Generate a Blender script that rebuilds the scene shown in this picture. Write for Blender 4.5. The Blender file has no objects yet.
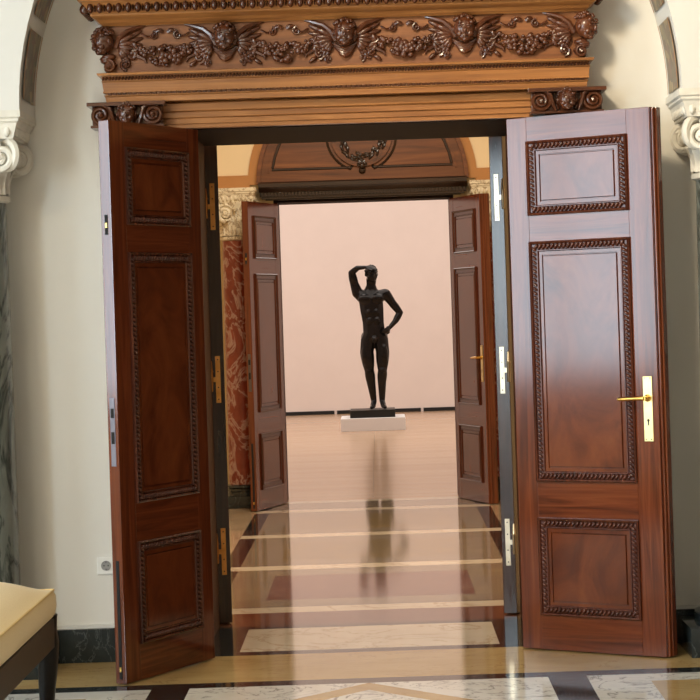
import bpy, bmesh, math, random
from mathutils import Vector, Matrix, Euler
random.seed(7)
PI = math.pi
SC = bpy.context.scene
COL = SC.collection

# ------------------------------------------------------------------ materials
def lin(c):
    def f(v):
        v /= 255.0
        return v / 12.92 if v <= 0.04045 else ((v + 0.055) / 1.055) ** 2.4
    return (f(c[0]), f(c[1]), f(c[2]), 1.0)

def base_mat(name, rough=0.5, metal=0.0, coat=0.0, spec=0.5):
    m = bpy.data.materials.new(name); m.use_nodes = True
    nt = m.node_tree; b = nt.nodes['Principled BSDF']
    b.inputs['Roughness'].default_value = rough
    b.inputs['Metallic'].default_value = metal
    b.inputs['Coat Weight'].default_value = coat
    b.inputs['Coat Roughness'].default_value = 0.12
    b.inputs['Specular IOR Level'].default_value = spec
    return m, nt, b

def coords(nt, scale=(1, 1, 1), rot=(0, 0, 0)):
    tc = nt.nodes.new('ShaderNodeTexCoord'); mp = nt.nodes.new('ShaderNodeMapping')
    mp.inputs['Scale'].default_value = scale; mp.inputs['Rotation'].default_value = rot
    nt.links.new(tc.outputs['Object'], mp.inputs['Vector'])
    return mp.outputs['Vector']

def noise(nt, vec, scale, detail=4.0, rough=0.55, dist=0.0):
    n = nt.nodes.new('ShaderNodeTexNoise')
    n.inputs['Scale'].default_value = scale; n.inputs['Detail'].default_value = detail
    n.inputs['Roughness'].default_value = rough; n.inputs['Distortion'].default_value = dist
    nt.links.new(vec, n.inputs['Vector'])
    return n.outputs['Fac']

def ramp(nt, fac, stops):
    r = nt.nodes.new('ShaderNodeValToRGB')
    el = r.color_ramp.elements
    while len(el) < len(stops): el.new(0.5)
    for e, (p, c) in zip(el, stops):
        e.position = p; e.color = lin(c)
    nt.links.new(fac, r.inputs['Fac'])
    return r.outputs['Color']

def bump(nt, b, fac, strength=0.1, dist=0.01):
    bp = nt.nodes.new('ShaderNodeBump')
    bp.inputs['Strength'].default_value = strength; bp.inputs['Distance'].default_value = dist
    nt.links.new(fac, bp.inputs['Height']); nt.links.new(bp.outputs['Normal'], b.inputs['Normal'])

def wood(name, dark, mid, light, rough=0.32, coat=0.3, grain='z', scale=1.0, spec=0.5):
    m, nt, b = base_mat(name, rough, 0, coat, spec)
    s = {'z': (26, 26, 1.3), 'x': (1.3, 26, 26), 'burl': (5, 5, 3.2)}[grain]
    v = coords(nt, tuple(k * scale for k in s))
    f = noise(nt, v, 1.0, 6, 0.6, 1.2)
    c = ramp(nt, f, [(0.28, dark), (0.5, mid), (0.74, light)])
    nt.links.new(c, b.inputs['Base Color'])
    bump(nt, b, f, 0.012 if grain == 'burl' else 0.03, 0.004)
    return m

def plain(name, c, rough=0.5, metal=0.0, var=6, coat=0.0, nscale=3.0, bs=0.0, spec=0.5):
    m, nt, b = base_mat(name, rough, metal, coat, spec)
    f = noise(nt, coords(nt), nscale, 5)
    lo = tuple(max(0, k - var) for k in c); hi = tuple(min(255, k + var) for k in c)
    nt.links.new(ramp(nt, f, [(0.3, lo), (0.7, hi)]), b.inputs['Base Color'])
    if bs: bump(nt, b, f, bs, 0.004)
    return m

def marble(name, base, vein, second, scale=2.5, width=0.035, rough=0.1, stretch=(1, 1, 1), dist=1.5, coat=0.0):
    m, nt, b = base_mat(name, rough, 0, coat)
    v = coords(nt, stretch)
    n1 = noise(nt, v, scale, 8, 0.6, dist)
    # veins are where the noise crosses its middle value
    a = nt.nodes.new('ShaderNodeMath'); a.operation = 'SUBTRACT'; a.inputs[1].default_value = 0.5
    nt.links.new(n1, a.inputs[0])
    ab = nt.nodes.new('ShaderNodeMath'); ab.operation = 'ABSOLUTE'; nt.links.new(a.outputs[0], ab.inputs[0])
    n2 = noise(nt, v, scale * 1.7, 6, 0.6, 0.4)
    body = ramp(nt, n2, [(0.3, base), (0.72, second)])
    mask = nt.nodes.new('ShaderNodeMapRange')
    mask.inputs['From Min'].default_value = 0.0; mask.inputs['From Max'].default_value = width
    mask.inputs['To Min'].default_value = 0.85; mask.inputs['To Max'].default_value = 0.0
    nt.links.new(ab.outputs[0], mask.inputs['Value'])
    mx = nt.nodes.new('ShaderNodeMixRGB'); mx.inputs['Color2'].default_value = lin(vein)
    nt.links.new(mask.outputs['Result'], mx.inputs['Fac']); nt.links.new(body, mx.inputs['Color1'])
    nt.links.new(mx.outputs['Color'], b.inputs['Base Color'])
    return m

M = {}
M['door_v'] = wood('mahogany_upright', (65, 29, 15), (98, 46, 24), (118, 62, 34), 0.13, 0.04, 'z')
M['door_h'] = wood('mahogany_across', (65, 29, 15), (98, 46, 24), (118, 62, 34), 0.13, 0.04, 'x')
M['door_burl'] = wood('mahogany_burr', (72, 32, 16), (96, 46, 23), (113, 59, 30), 0.12, 0.04, 'burl')
M['door_mould'] = wood('mahogany_moulding', (52, 24, 15), (76, 36, 23), (96, 50, 31), 0.26, 0.0, 'z')
M['frame_dark'] = wood('frame_wood', (34, 20, 15), (50, 30, 22), (64, 40, 28), 0.5, 0.0, 'z', 1.0, 0.35)
M['leaf_edge'] = wood('leaf_edge_wood', (40, 24, 18), (56, 35, 26), (70, 45, 32), 0.24, 0.05, 'z')
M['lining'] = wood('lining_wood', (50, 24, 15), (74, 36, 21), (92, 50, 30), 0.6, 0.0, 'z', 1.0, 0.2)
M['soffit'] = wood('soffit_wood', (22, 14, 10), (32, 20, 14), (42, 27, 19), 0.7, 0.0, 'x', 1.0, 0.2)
M['surround'] = wood('surround_walnut', (118, 70, 32), (158, 102, 52), (184, 124, 68), 0.36, 0.2, 'x', 0.8)
M['carved'] = wood('carved_walnut', (58, 29, 16), (80, 42, 23), (100, 55, 31), 0.25, 0.2, 'burl')
M['frieze'] = wood('frieze_walnut', (104, 58, 28), (130, 78, 40), (150, 94, 50), 0.4, 0.0, 'x')
M['lunette'] = wood('lunette_walnut', (74, 40, 20), (108, 62, 33), (136, 84, 47), 0.36, 0.2, 'x', 0.5)
M['lunette_dark'] = wood('lunette_moulding', (30, 18, 11), (46, 28, 17), (60, 38, 23), 0.35, 0.2, 'x')
M['chair_wood'] = wood('bench_wood', (11, 7, 6), (16, 10, 8), (22, 14, 11), 0.45, 0.0, 'z', 1.0, 0.35)
M['plaster'] = plain('cream_plaster', (226, 222, 213), 0.75, var=3, nscale=1.2, bs=0.02)
M['white_plaster'] = plain('white_plaster', (216, 213, 206), 0.7, var=3, nscale=1.5)
M['warm_plaster'] = plain('warm_plaster', (244, 224, 186), 0.75, var=3)
M['ochre_band'] = plain('ochre_band', (186, 132, 78), 0.7, var=6)
M['gallery_white'] = plain('gallery_white', (240, 226, 218), 0.8, var=2)
M['room_wall'] = plain('low_bounce_wall', (150, 128, 100), 0.8, var=4)  # unseen walls, toned dark to cut bounce light on the left leaf
M['ceiling'] = plain('ceiling_white', (238, 234, 224), 0.8, var=2)
M['stone_white'] = plain('carved_white_stone', (218, 212, 199), 0.6, var=10, nscale=9, bs=0.1)
M['stone_gold'] = marble('carved_cream_stone', (226, 214, 184), (130, 98, 54), (236, 226, 202), 9, 0.04, 0.5)
M['m_white'] = marble('white_marble', (222, 216, 206), (110, 104, 100), (238, 234, 226), 3.0, 0.02, 0.09, (1, 1, 1), 2.2)
M['m_yellow'] = marble('siena_marble', (180, 148, 96), (160, 124, 74), (198, 168, 114), 2.2, 0.008, 0.09, (0.6, 1.4, 1))
M['m_black'] = marble('black_marble', (27, 29, 29), (92, 96, 94), (40, 42, 42), 4.0, 0.012, 0.09)
M['m_grey'] = marble('grey_brown_marble', (130, 114, 96), (172, 148, 106), (146, 128, 106), 2.4, 0.022, 0.08, (0.5, 1.5, 1))
M['m_gold'] = marble('brown_gold_marble', (122, 104, 78), (176, 144, 84), (140, 118, 86), 2.4, 0.03, 0.08, (0.5, 1.5, 1))
M['m_pale'] = marble('pale_marble', (214, 196, 168), (184, 160, 128), (226, 210, 184), 2.0, 0.02, 0.08)
M['m_red'] = marble('red_marble', (106, 64, 46), (146, 106, 80), (122, 76, 56), 3.0, 0.02, 0.08)
M['m_tan'] = marble('tan_marble', (178, 152, 122), (146, 116, 84), (194, 168, 138), 2.0, 0.02, 0.08)
M['m_green'] = marble('green_black_marble', (27, 33, 35), (84, 94, 95), (42, 50, 52), 5.0, 0.012, 0.15)
M['col_green'] = marble('grey_green_marble', (92, 98, 92), (44, 52, 48), (150, 154, 146), 2.2, 0.06, 0.15, (1, 1, 0.45), 2.5)
M['col_red'] = marble('red_column_marble', (112, 40, 28), (190, 158, 146), (150, 72, 52), 4.2, 0.045, 0.12, (1, 1, 0.7), 2.0)
M['brass'] = plain('brass', (214, 172, 92), 0.26, 1.0, var=10, nscale=20)
M['brass_pale'] = plain('pale_brass', (232, 212, 150), 0.3, 1.0, var=6, nscale=20)
M['brass_dull'] = plain('dull_brass', (200, 142, 78), 0.38, 1.0, var=14, nscale=20)
M['nickel'] = plain('worn_nickel', (206, 194, 172), 0.35, 1.0, var=10, nscale=20)
M['iron'] = plain('dark_iron', (28, 26, 26), 0.5, 0.6, var=4)
M['steel'] = plain('grey_steel', (116, 110, 114), 0.45, 1.0, var=8)
M['bronze'] = plain('dark_bronze', (30, 27, 25), 0.22, 0.6, var=7, nscale=6, bs=0.08)
M['bronze_base'] = plain('bronze_base', (36, 36, 33), 0.45, 0.5, var=6)
M['plinth'] = plain('plinth_white', (232, 228, 226), 0.6, var=2)
M['black_gap'] = plain('shadow_gap_black', (18, 17, 17), 0.6, var=2)  # black stands in for the shade of the gap at the wall foot
M['plastic'] = plain('white_plastic', (232, 230, 224), 0.35, var=2)
M['plastic_grey'] = plain('socket_well', (150, 148, 144), 0.45, var=3)
M['hole'] = plain('dark_hole', (14, 12, 11), 0.8, var=2)
M['piping'] = plain('gold_piping', (222, 190, 128), 0.7, var=6, nscale=60)

def cushion_mat():
    m, nt, b = base_mat('yellow_upholstery', 0.75)
    b.inputs['Sheen Weight'].default_value = 0.3
    f = noise(nt, coords(nt, (40, 40, 40)), 5, 3)
    nt.links.new(ramp(nt, f, [(0.3, (222, 190, 126)), (0.7, (234, 206, 148))]), b.inputs['Base Color'])
    bump(nt, b, f, 0.06, 0.002)
    return m
M['cushion'] = cushion_mat()

def mosaic_mat():
    m, nt, b = base_mat('mosaic', 0.35)
    v = nt.nodes.new('ShaderNodeTexVoronoi'); v.inputs['Scale'].default_value = 24
    nt.links.new(coords(nt), v.inputs['Vector'])
    sep = nt.nodes.new('ShaderNodeSeparateColor'); nt.links.new(v.outputs['Color'], sep.inputs['Color'])
    c = ramp(nt, sep.outputs['Red'], [(0.0, (70, 40, 26)), (0.3, (92, 84, 56)), (0.5, (150, 122, 74)), (0.7, (62, 66, 46)), (0.9, (110, 60, 40))])
    nt.links.new(c, b.inputs['Base Color'])
    return m
M['mosaic'] = mosaic_mat()

def parquet_mat():
    m, nt, b = base_mat('parquet', 0.2, 0, 0.0)
    br = nt.nodes.new('ShaderNodeTexBrick')
    br.inputs['Color1'].default_value = lin((198, 166, 132)); br.inputs['Color2'].default_value = lin((190, 156, 122))
    br.inputs['Mortar'].default_value = lin((172, 138, 106))
    br.inputs['Scale'].default_value = 1.0; br.inputs['Mortar Size'].default_value = 0.004
    br.inputs['Brick Width'].default_value = 14.0; br.inputs['Row Height'].default_value = 0.14
    nt.links.new(coords(nt), br.inputs['Vector'])
    nt.links.new(br.outputs['Color'], b.inputs['Base Color'])
    return m
M['parquet'] = parquet_mat()

# ------------------------------------------------------------------ mesh helpers
class MB:
    """collects shapes; build() links them as ONE mesh object"""
    def __init__(self): self.bm = bmesh.new(); self.mats = []; self.cur = 0
    def mat(self, m):
        if m not in self.mats: self.mats.append(m)
        self.cur = self.mats.index(m)
    def _mark(self, faces):
        for f in faces: f.material_index = self.cur
    def face(self, pts):
        vs = [self.bm.verts.new(p) for p in pts]
        f = self.bm.faces.new(vs); f.material_index = self.cur; return f
    def grid(self, rows, close_u=False, close_v=False):
        vv = [[self.bm.verts.new(p) for p in r] for r in rows]
        R, C = len(vv), len(vv[0])
        for i in range(R if close_u else R - 1):
            for j in range(C if close_v else C - 1):
                q = [vv[i][j], vv[(i + 1) % R][j], vv[(i + 1) % R][(j + 1) % C], vv[i][(j + 1) % C]]
                try: f = self.bm.faces.new(q); f.material_index = self.cur
                except ValueError: pass
        return vv
    def cap(self, vs):
        try: f = self.bm.faces.new(vs); f.material_index = self.cur
        except ValueError: pass
    def box(self, x0, x1, y0, y1, z0, z1, bev=0.0, mtx=None):
        r = bmesh.ops.create_cube(self.bm, size=1.0)
        sx, sy, sz = abs(x1 - x0), abs(y1 - y0), abs(z1 - z0)
        for v in r['verts']:
            v.co = Vector((v.co.x * sx + (x0 + x1) / 2, v.co.y * sy + (y0 + y1) / 2, v.co.z * sz + (z0 + z1) / 2))
        fs = {f for v in r['verts'] for f in v.link_faces}; self._mark(fs)
        vs = list(r['verts'])
        if bev:
            es = list({e for v in vs for e in v.link_edges})
            o = bmesh.ops.bevel(self.bm, geom=es, offset=bev, segments=2, affect='EDGES', profile=0.6)
            self._mark(o['faces'])
            vs = list({v for f in o['faces'] for v in f.verts} | {v for v in vs if v.is_valid})
        if mtx is not None:
            for v in vs: v.co = mtx @ v.co
        return vs
    def ball(self, c, r, sub=2, mtx=None):
        """r = radius or three radii; mtx = rotation"""
        o = bmesh.ops.create_icosphere(self.bm, subdivisions=sub, radius=1.0)
        rr = (r, r, r) if not hasattr(r, '__len__') else r
        c = Vector(c)
        for v in o['verts']:
            p = Vector((v.co.x * rr[0], v.co.y * rr[1], v.co.z * rr[2]))
            if mtx is not None: p = mtx @ p
            v.co = p + c
        self._mark({f for v in o['verts'] for f in v.link_faces})
        for v in o['verts']:
            for f in v.link_faces: f.smooth = True
    def lathe(self, prof, c=(0, 0, 0), seg=32, caps=True):
        rows = []
        for (r, z) in prof:
            rows.append([(c[0] + r * math.cos(2 * PI * k / seg), c[1] + r * math.sin(2 * PI * k / seg), c[2] + z) for k in range(seg)])
        vv = self.grid(rows, close_v=True)
        if caps: self.cap(vv[0][::-1]); self.cap(vv[-1])
    def tube(self, pts, rad, seg=8, flat=1.0):
        pts = [Vector(p) for p in pts]; n = len(pts)
        rows = []; up = None
        for i, p in enumerate(pts):
            t = (pts[min(i + 1, n - 1)] - pts[max(i - 1, 0)]).normalized()
            if up is None:
                up = Vector((0, 0, 1)) if abs(t.z) < 0.9 else Vector((0, 1, 0))
            a = (up - t * up.dot(t)).normalized(); b2 = t.cross(a); up = a
            r = rad[i] if hasattr(rad, '__len__') else rad
            rows.append([p + a * (r * math.cos(2 * PI * k / seg)) + b2 * (r * flat * math.sin(2 * PI * k / seg)) for k in range(seg)])
        vv = self.grid(rows, close_v=True)
        self.cap(vv[0][::-1]); self.cap(vv[-1])
    def spiral(self, c, r0, turns, rad, hand=1, start=0.0, plane='xz', depth=0.0, n=40):
        """volute: a tube wound from the outside into its eye"""
        pts, rr = [], []
        for i in range(n + 1):
            t = i / n; a = start + hand * t * turns * 2 * PI; r = r0 * (1 - 0.92 * t)
            u, w = r * math.cos(a), r * math.sin(a)
            if plane == 'xz': pts.append((c[0] + u, c[1] - depth * t, c[2] + w))
            else: pts.append((c[0] + u * plane[0], c[1] + u * plane[1], c[2] + w))
            rr.append(rad * (1 - 0.45 * t))
        self.tube(pts, rr, 7)
        self.ball(pts[-1], rad * 1.3, 1)
    def frame_run(self, prof, x0, x1, z0, z1, y=0.0):
        """a picture-frame moulding: prof = (offset inward, height towards -y)"""
        rows = []
        for (o, h) in prof:
            rows.append([(x0 + o, y - h, z0 + o), (x1 - o, y - h, z0 + o), (x1 - o, y - h, z1 - o), (x0 + o, y - h, z1 - o)])
        self.grid(rows, close_v=True)
    def entab(self, prof, hw, cx=0.0, y=-0.003):
        """moulding that returns to the wall at both ends; prof = (z, projection)"""
        rows = []
        for (z, p, o) in prof:
            rows.append([(cx - hw - o, y, z), (cx - hw - o, y - p, z), (cx + hw + o, y - p, z), (cx + hw + o, y, z)])
        vv = self.grid(rows)
        self.cap(vv[0]); self.cap(vv[-1])
    def build(self, name, mat=None, parent=None, smooth=False, loc=None, sharp=40):
        bm = self.bm
        bmesh.ops.recalc_face_normals(bm, faces=bm.faces[:])
        me = bpy.data.meshes.new(name); bm.to_mesh(me); bm.free()
        if self.mats:
            for m in self.mats: me.materials.append(m)
        if mat is not None: me.materials.clear(); me.materials.append(mat)
        if smooth:
            for p in me.polygons: p.use_smooth = True
            try: me.set_sharp_from_angle(angle=math.radians(sharp))
            except Exception: pass
        o = bpy.data.objects.new(name, me); COL.objects.link(o)
        if parent is not None: o.parent = parent
        if loc is not None: o.location = loc
        return o

def empty(name, loc=(0, 0, 0), rz=0.0, label=None, cat=None, group=None):
    o = bpy.data.objects.new(name, None); COL.objects.link(o)
    o.empty_display_size = 0.1; o.location = loc; o.rotation_euler = (0, 0, rz)
    tag(o, label, cat, group); return o
def tag(o, label=None, cat=None, group=None, kind=None):
    if label: o['label'] = label
    if cat: o['category'] = cat
    if group: o['group'] = group
    if kind: o['kind'] = kind
    return o
def struct(o): o['kind'] = 'structure'; return o
def kids(o): return [c for c in bpy.data.objects if c.parent == o]
def copy_tree(o, parent=None):
    c = o.copy(); COL.objects.link(c)
    if parent is not None: c.parent = parent
    for ch in kids(o): copy_tree(ch, c)
    return c

# ------------------------------------------------------------------ dimensions
CAMX, CAMY, EYE = 0.087, -9.55, 1.553
NX = 5.5            # half width of the front room
T0 = 1.0            # thickness of the door wall
YF = 7.70           # face of the far door wall
YB = 22.5           # back wall of the gallery
OPW, OPH = 0.765, 2.418

# ------------------------------------------------------------------ floors
def quad(mb, m, x0, x1, y0, y1, z=0.0):
    if x1 - x0 < 1e-5 or y1 - y0 < 1e-5: return
    mb.mat(m); mb.face([(x0, y0, z), (x1, y0, z), (x1, y1, z), (x0, y1, z)])

f = MB()
# front room: siena border along the wall, black line, white field cut by black strips and siena lozenge bands
W, Y_, B = M['m_white'], M['m_yellow'], M['m_black']
quad(f, Y_, -NX, NX, -0.65, 0.04)
quad(f, B, -NX, NX, -0.765, -0.65)
YN = -12.5
for s in (-1, 1):
    a, b = sorted((s * 0.75, s * 0.91)); quad(f, B, a, b, YN, -0.765)
    a, b = sorted((s * 0.91, s * 1.16)); quad(f, W, a, b, YN, -0.765)
    a, b = sorted((s * 1.16, s * 1.36)); quad(f, W, a, b, -0.93, -0.765); quad(f, Y_, a, b, YN, -0.93)
    a, b = sorted((s * 1.36, s * NX)); quad(f, W, a, b, -0.93, -0.765); quad(f, W, a, b, YN, -0.93)
# centre field: a siena lozenge band on white
zc = 0.0
fy0, fy1 = -2.4, -0.765
mid = (fy0 + fy1) / 2; hw = 0.75; hh = (fy1 - fy0) / 2
def poly(m, pts): f.mat(m); f.face([(x, y, 0.0) for x, y in pts])
k = 0.80
for sx in (-1, 1):
    poly(W, [(sx * hw, fy1), (0, fy1), (sx * hw, mid)]); poly(W, [(sx * hw, fy0), (0, fy0), (sx * hw, mid)])
    poly(Y_, [(0, fy1), (sx * hw, mid), (sx * hw * k, mid), (0, mid + hh * k)])
    poly(Y_, [(0, fy0), (sx * hw, mid), (sx * hw * k, mid), (0, mid - hh * k)])
poly(W, [(hw * k, mid), (0, mid + hh * k), (-hw * k, mid), (0, mid - hh * k)])
quad(f, W, -hw, hw, YN, fy0)
struct(f.build('floor'))

f = MB()   # threshold under the thick wall
xs = 0.60
quad(f, B, -OPW, OPW, 0.04, 0.14)
quad(f, B, -OPW, -xs, 0.14, 0.83); quad(f, M['m_pale'], -xs, xs, 0.14, 0.83); quad(f, B, xs, OPW, 0.14, 0.83)
quad(f, B, -OPW, OPW, 0.83, T0 - 0.08)
# middle room
G, P, R, T = M['m_grey'], M['m_pale'], M['m_red'], M['m_tan']
quad(f, R, -OPW, OPW, T0 - 0.08, T0)
MX = 4.0
quad(f, B, -MX, -0.92, T0, T0 + 0.12); quad(f, B, 0.92, MX, T0, T0 + 0.12)
quad(f, R, -0.92, 0.92, T0, 1.38)
quad(f, T, -MX, -0.92, T0 + 0.12, YF + 0.02); quad(f, T, 0.92, MX, T0 + 0.12, YF + 0.02)
y = 1.38
centres = [R, M['m_gold'], M['m_gold']]
for i in range(4):
    quad(f, P, -0.92, 0.92, y, y + 0.2)
    y0 = y + 0.2; y1 = min(y + 1.83, YF - 0.06)
    for s in (-1, 1):
        a, b = sorted((s * 0.81, s * 0.92)); quad(f, B, a, b, y0, y1)
        if i < 3:
            a, b = sorted((s * 0.57, s * 0.81)); quad(f, G, a, b, y0, y1)
    if i < 3:
        quad(f, G, -0.57, 0.57, y0, y0 + 0.28); quad(f, centres[i], -0.57, 0.57, y0 + 0.28, y1 - 0.3); quad(f, G, -0.57, 0.57, y1 - 0.3, y1)
    else:
        quad(f, G, -0.81, 0.81, y0, y1)
    y += 1.83
quad(f, P, -0.92, 0.92, YF - 0.06, YF + 0.10)
struct(f.build('floor'))

f = MB()
quad(f, M['parquet'], -6.5, 6.5, YF + 0.10, YB + 0.1)
struct(f.build('floor'))

# ------------------------------------------------------------------ walls
def wall_with_hole(name, xh, y0, y1, z1, ox, oz, mf, mb_, mr):
    w = MB()
    w.mat(mf)
    for (a, b, c, d) in ((-xh, -ox, 0, oz), (ox, xh, 0, oz), (-xh, xh, oz, z1)):
        w.mat(mf); w.face([(a, y0, c), (b, y0, c), (b, y0, d), (a, y0, d)])
        w.mat(mb_); w.face([(a, y1, c), (b, y1, c), (b, y1, d), (a, y1, d)])
    w.mat(mr)
    w.face([(-ox, y0, 0), (-ox, y1, 0), (-ox, y1, oz), (-ox, y0, oz)])
    w.face([(ox, y0, 0), (ox, y1, 0), (ox, y1, oz), (ox, y0, oz)])
    w.face([(-ox, y0, oz), (ox, y0, oz), (ox, y1, oz), (-ox, y1, oz)])
    return struct(w.build(name))
wall_with_hole('wall_front', NX, 0.0, T0, 5.9, OPW, OPH, M['plaster'], M['warm_plaster'], M['frame_dark'])
wall_with_hole('wall_middle', 6.5, YF, YF + 0.4, 5.6, 0.74, 2.50, M['warm_plaster'], M['gallery_white'], M['frame_dark'])

w = MB(); w.box(-6.5, 6.5, YB, YB + 0.2, 0, 5.6); struct(w.build('wall_back', M['gallery_white']))
b = MB()
for (a, c) in ((-6.5, -0.62), (-0.58, 0.70), (0.74, 6.5)): b.box(a, c, YB - 0.015, YB, 0.0, 0.055)
struct(b.build('shadow_gap_back', M['black_gap']))  # strips drawn black where the gallery wall has a shadow gap
for s, nm in ((-1, 'wall_left'), (1, 'wall_right')):
    w = MB(); w.box(s * 6.5, s * 6.7, YF + 0.4, YB + 0.2, 0, 5.6); struct(w.build(nm, M['gallery_white']))
    w = MB(); w.box(s * MX, s * (MX + 0.2), T0, YF, 0, 4.7); struct(w.build(nm, M['warm_plaster']))
w = MB(); w.box(-6.7, 6.7, YF, YB + 0.2, 5.6, 5.7); struct(w.build('ceiling', M['ceiling']))
w = MB(); w.box(-MX, MX, T0, YF, 4.6, 4.7); struct(w.build('ceiling', M['warm_plaster']))
w = MB(); w.box(-NX - 0.3, NX + 0.2, YN, 0.0, 5.9, 6.0); struct(w.build('ceiling', M['ceiling']))
w = MB(); w.box(NX, NX + 0.2, YN, 0.0, 0, 5.9); struct(w.build('wall_right', M['room_wall']))
w = MB(); w.box(-NX - 0.3, NX + 0.2, YN - 0.2, YN, 0, 5.9); struct(w.build('wall_rear', M['room_wall']))
# left wall of the front room with a tall window and a second one added for fill
WINS = [(-5.0, -2.6, 0.95, 3.9), (-9.6, -7.6, 0.95, 3.9)]
w = MB(); xa, xb = -NX - 0.3, -NX
ys = [YN] + [v for wn in sorted(WINS) for v in wn[:2]] + [0.0]
for i in range(0, len(ys), 2): w.box(xa, xb, ys[i], ys[i + 1], 0, 5.9)
for (y0, y1, z0, z1) in WINS:
    w.box(xa, xb, y0, y1, 0, z0); w.box(xa, xb, y0, y1, z1, 5.9)
struct(w.build('wall_left', M['plaster']))
for n, (y0, y1, z0, z1) in enumerate(WINS, 1):
    w = MB(); x0, x1 = -NX - 0.2, -NX - 0.14; t = 0.06
    w.box(x0, x1, y0, y0 + t, z0, z1); w.box(x0, x1, y1 - t, y1, z0, z1)
    w.box(x0, x1, y0, y1, z0, z0 + t); w.box(x0, x1, y0, y1, z1 - t, z1)
    w.box(x0, x1, (y0 + y1) / 2 - 0.03, (y0 + y1) / 2 + 0.03, z0, z1); w.box(x0, x1, y0, y1, z0 + 2.1, z0 + 2.16)
    struct(w.build('window_%d' % n, M['white_plaster']))

# skirting of the front wall: dark marble with a thin white line on top
def skirting(name, x0, x1, y):
    b = MB(); b.mat(M['m_green']); b.box(x0, x1, y - 0.022, y, 0, 0.155, 0.003)
    b.mat(M['white_plaster']); b.box(x0, x1, y - 0.012, y, 0.155, 0.170)
    return struct(b.build(name))
skirting('baseboard_left', -NX, -1.125, 0.0); skirting('baseboard_right', 1.125, NX, 0.0)

# ------------------------------------------------------------------ wall arch (arcade in front of the door wall)
AR, AZ, AY, APX = 1.440, 2.477, -0.43, 1.90
w = MB()
N = 48
arc = [(-AR * math.cos(PI * i / N), AZ + AR * math.sin(PI * i / N)) for i in range(N + 1)]
def top_of(x): return 5.9
w.mat(M['white_plaster'])
rows_f = [[(x, AY, z), (x, AY, 5.9)] for x, z in arc]
w.grid(rows_f)
w.grid([[(x, AY, z), (x, -0.002, z)] for x, z in arc])
for s in (-1, 1):
    w.face([(s * AR, AY, AZ), (s * APX, AY, AZ), (s * APX, AY, 5.9), (s * AR, AY, 5.9)])
    w.face([(s * AR, AY, AZ), (s * APX, AY, AZ), (s * APX, -0.002, AZ), (s * AR, -0.002, AZ)])
    w.face([(s * APX, AY, AZ), (s * APX, -0.002, AZ), (s * APX, -0.002, 5.9), (s * APX, AY, 5.9)])
arch = struct(w.build('trim_1'))
for kk in range(12):
    a0, a1 = math.radians(15 * kk + 2.1), math.radians(15 * kk + 14.6)
    p = MB(); rows = []
    for i in range(7):
        a = a0 + (a1 - a0) * i / 6; r = AR - 0.006
        rows.append([(-r * math.cos(a), -0.365, AZ + r * math.sin(a)), (-r * math.cos(a), -0.075, AZ + r * math.sin(a))])
    p.mat(M['mosaic']); p.grid(rows)
    p.mat(M['ochre_band'])
    for yy in (-0.372, -0.068):
        p.grid([[(-(AR - 0.010) * math.cos(a0 + (a1 - a0) * i / 6), yy - 0.007, AZ + (AR - 0.010) * math.sin(a0 + (a1 - a0) * i / 6)),
                 (-(AR - 0.010) * math.cos(a0 + (a1 - a0) * i / 6), yy + 0.007, AZ + (AR - 0.010) * math.sin(a0 + (a1 - a0) * i / 6))] for i in range(7)])
    p.build('mosaic_panel', None, arch)

# ------------------------------------------------------------------ columns
def acanthus(mb, cx, cy, ang, r0, z0, h, wd, curl):
    """one carved leaf hugging the bell and curling out at its tip"""
    rows = []
    ca, sa = math.cos(ang), math.sin(ang)
    for i in range(9):
        t = i / 8
        r = r0 + 0.012 + curl * (t ** 3) * 1.0
        z = z0 + h * (t if t < 0.85 else 0.85 - (t - 0.85) * 0.6)
        ww = wd * (0.55 + 0.6 * math.sin(PI * min(1, t * 0.95))) * (1.0 if t < 0.8 else 1.0 - (t - 0.8) * 3.5)
        row = []
        for j in range(-3, 4):
            v = j / 3 * ww; rr = r + 0.010 * (1 - abs(j) / 3) - 0.006 * (abs(j) % 2)
            row.append((cx + ca * rr - sa * v, cy + sa * rr + ca * v, z))
        rows.append(row)
    mb.grid(rows)

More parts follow.
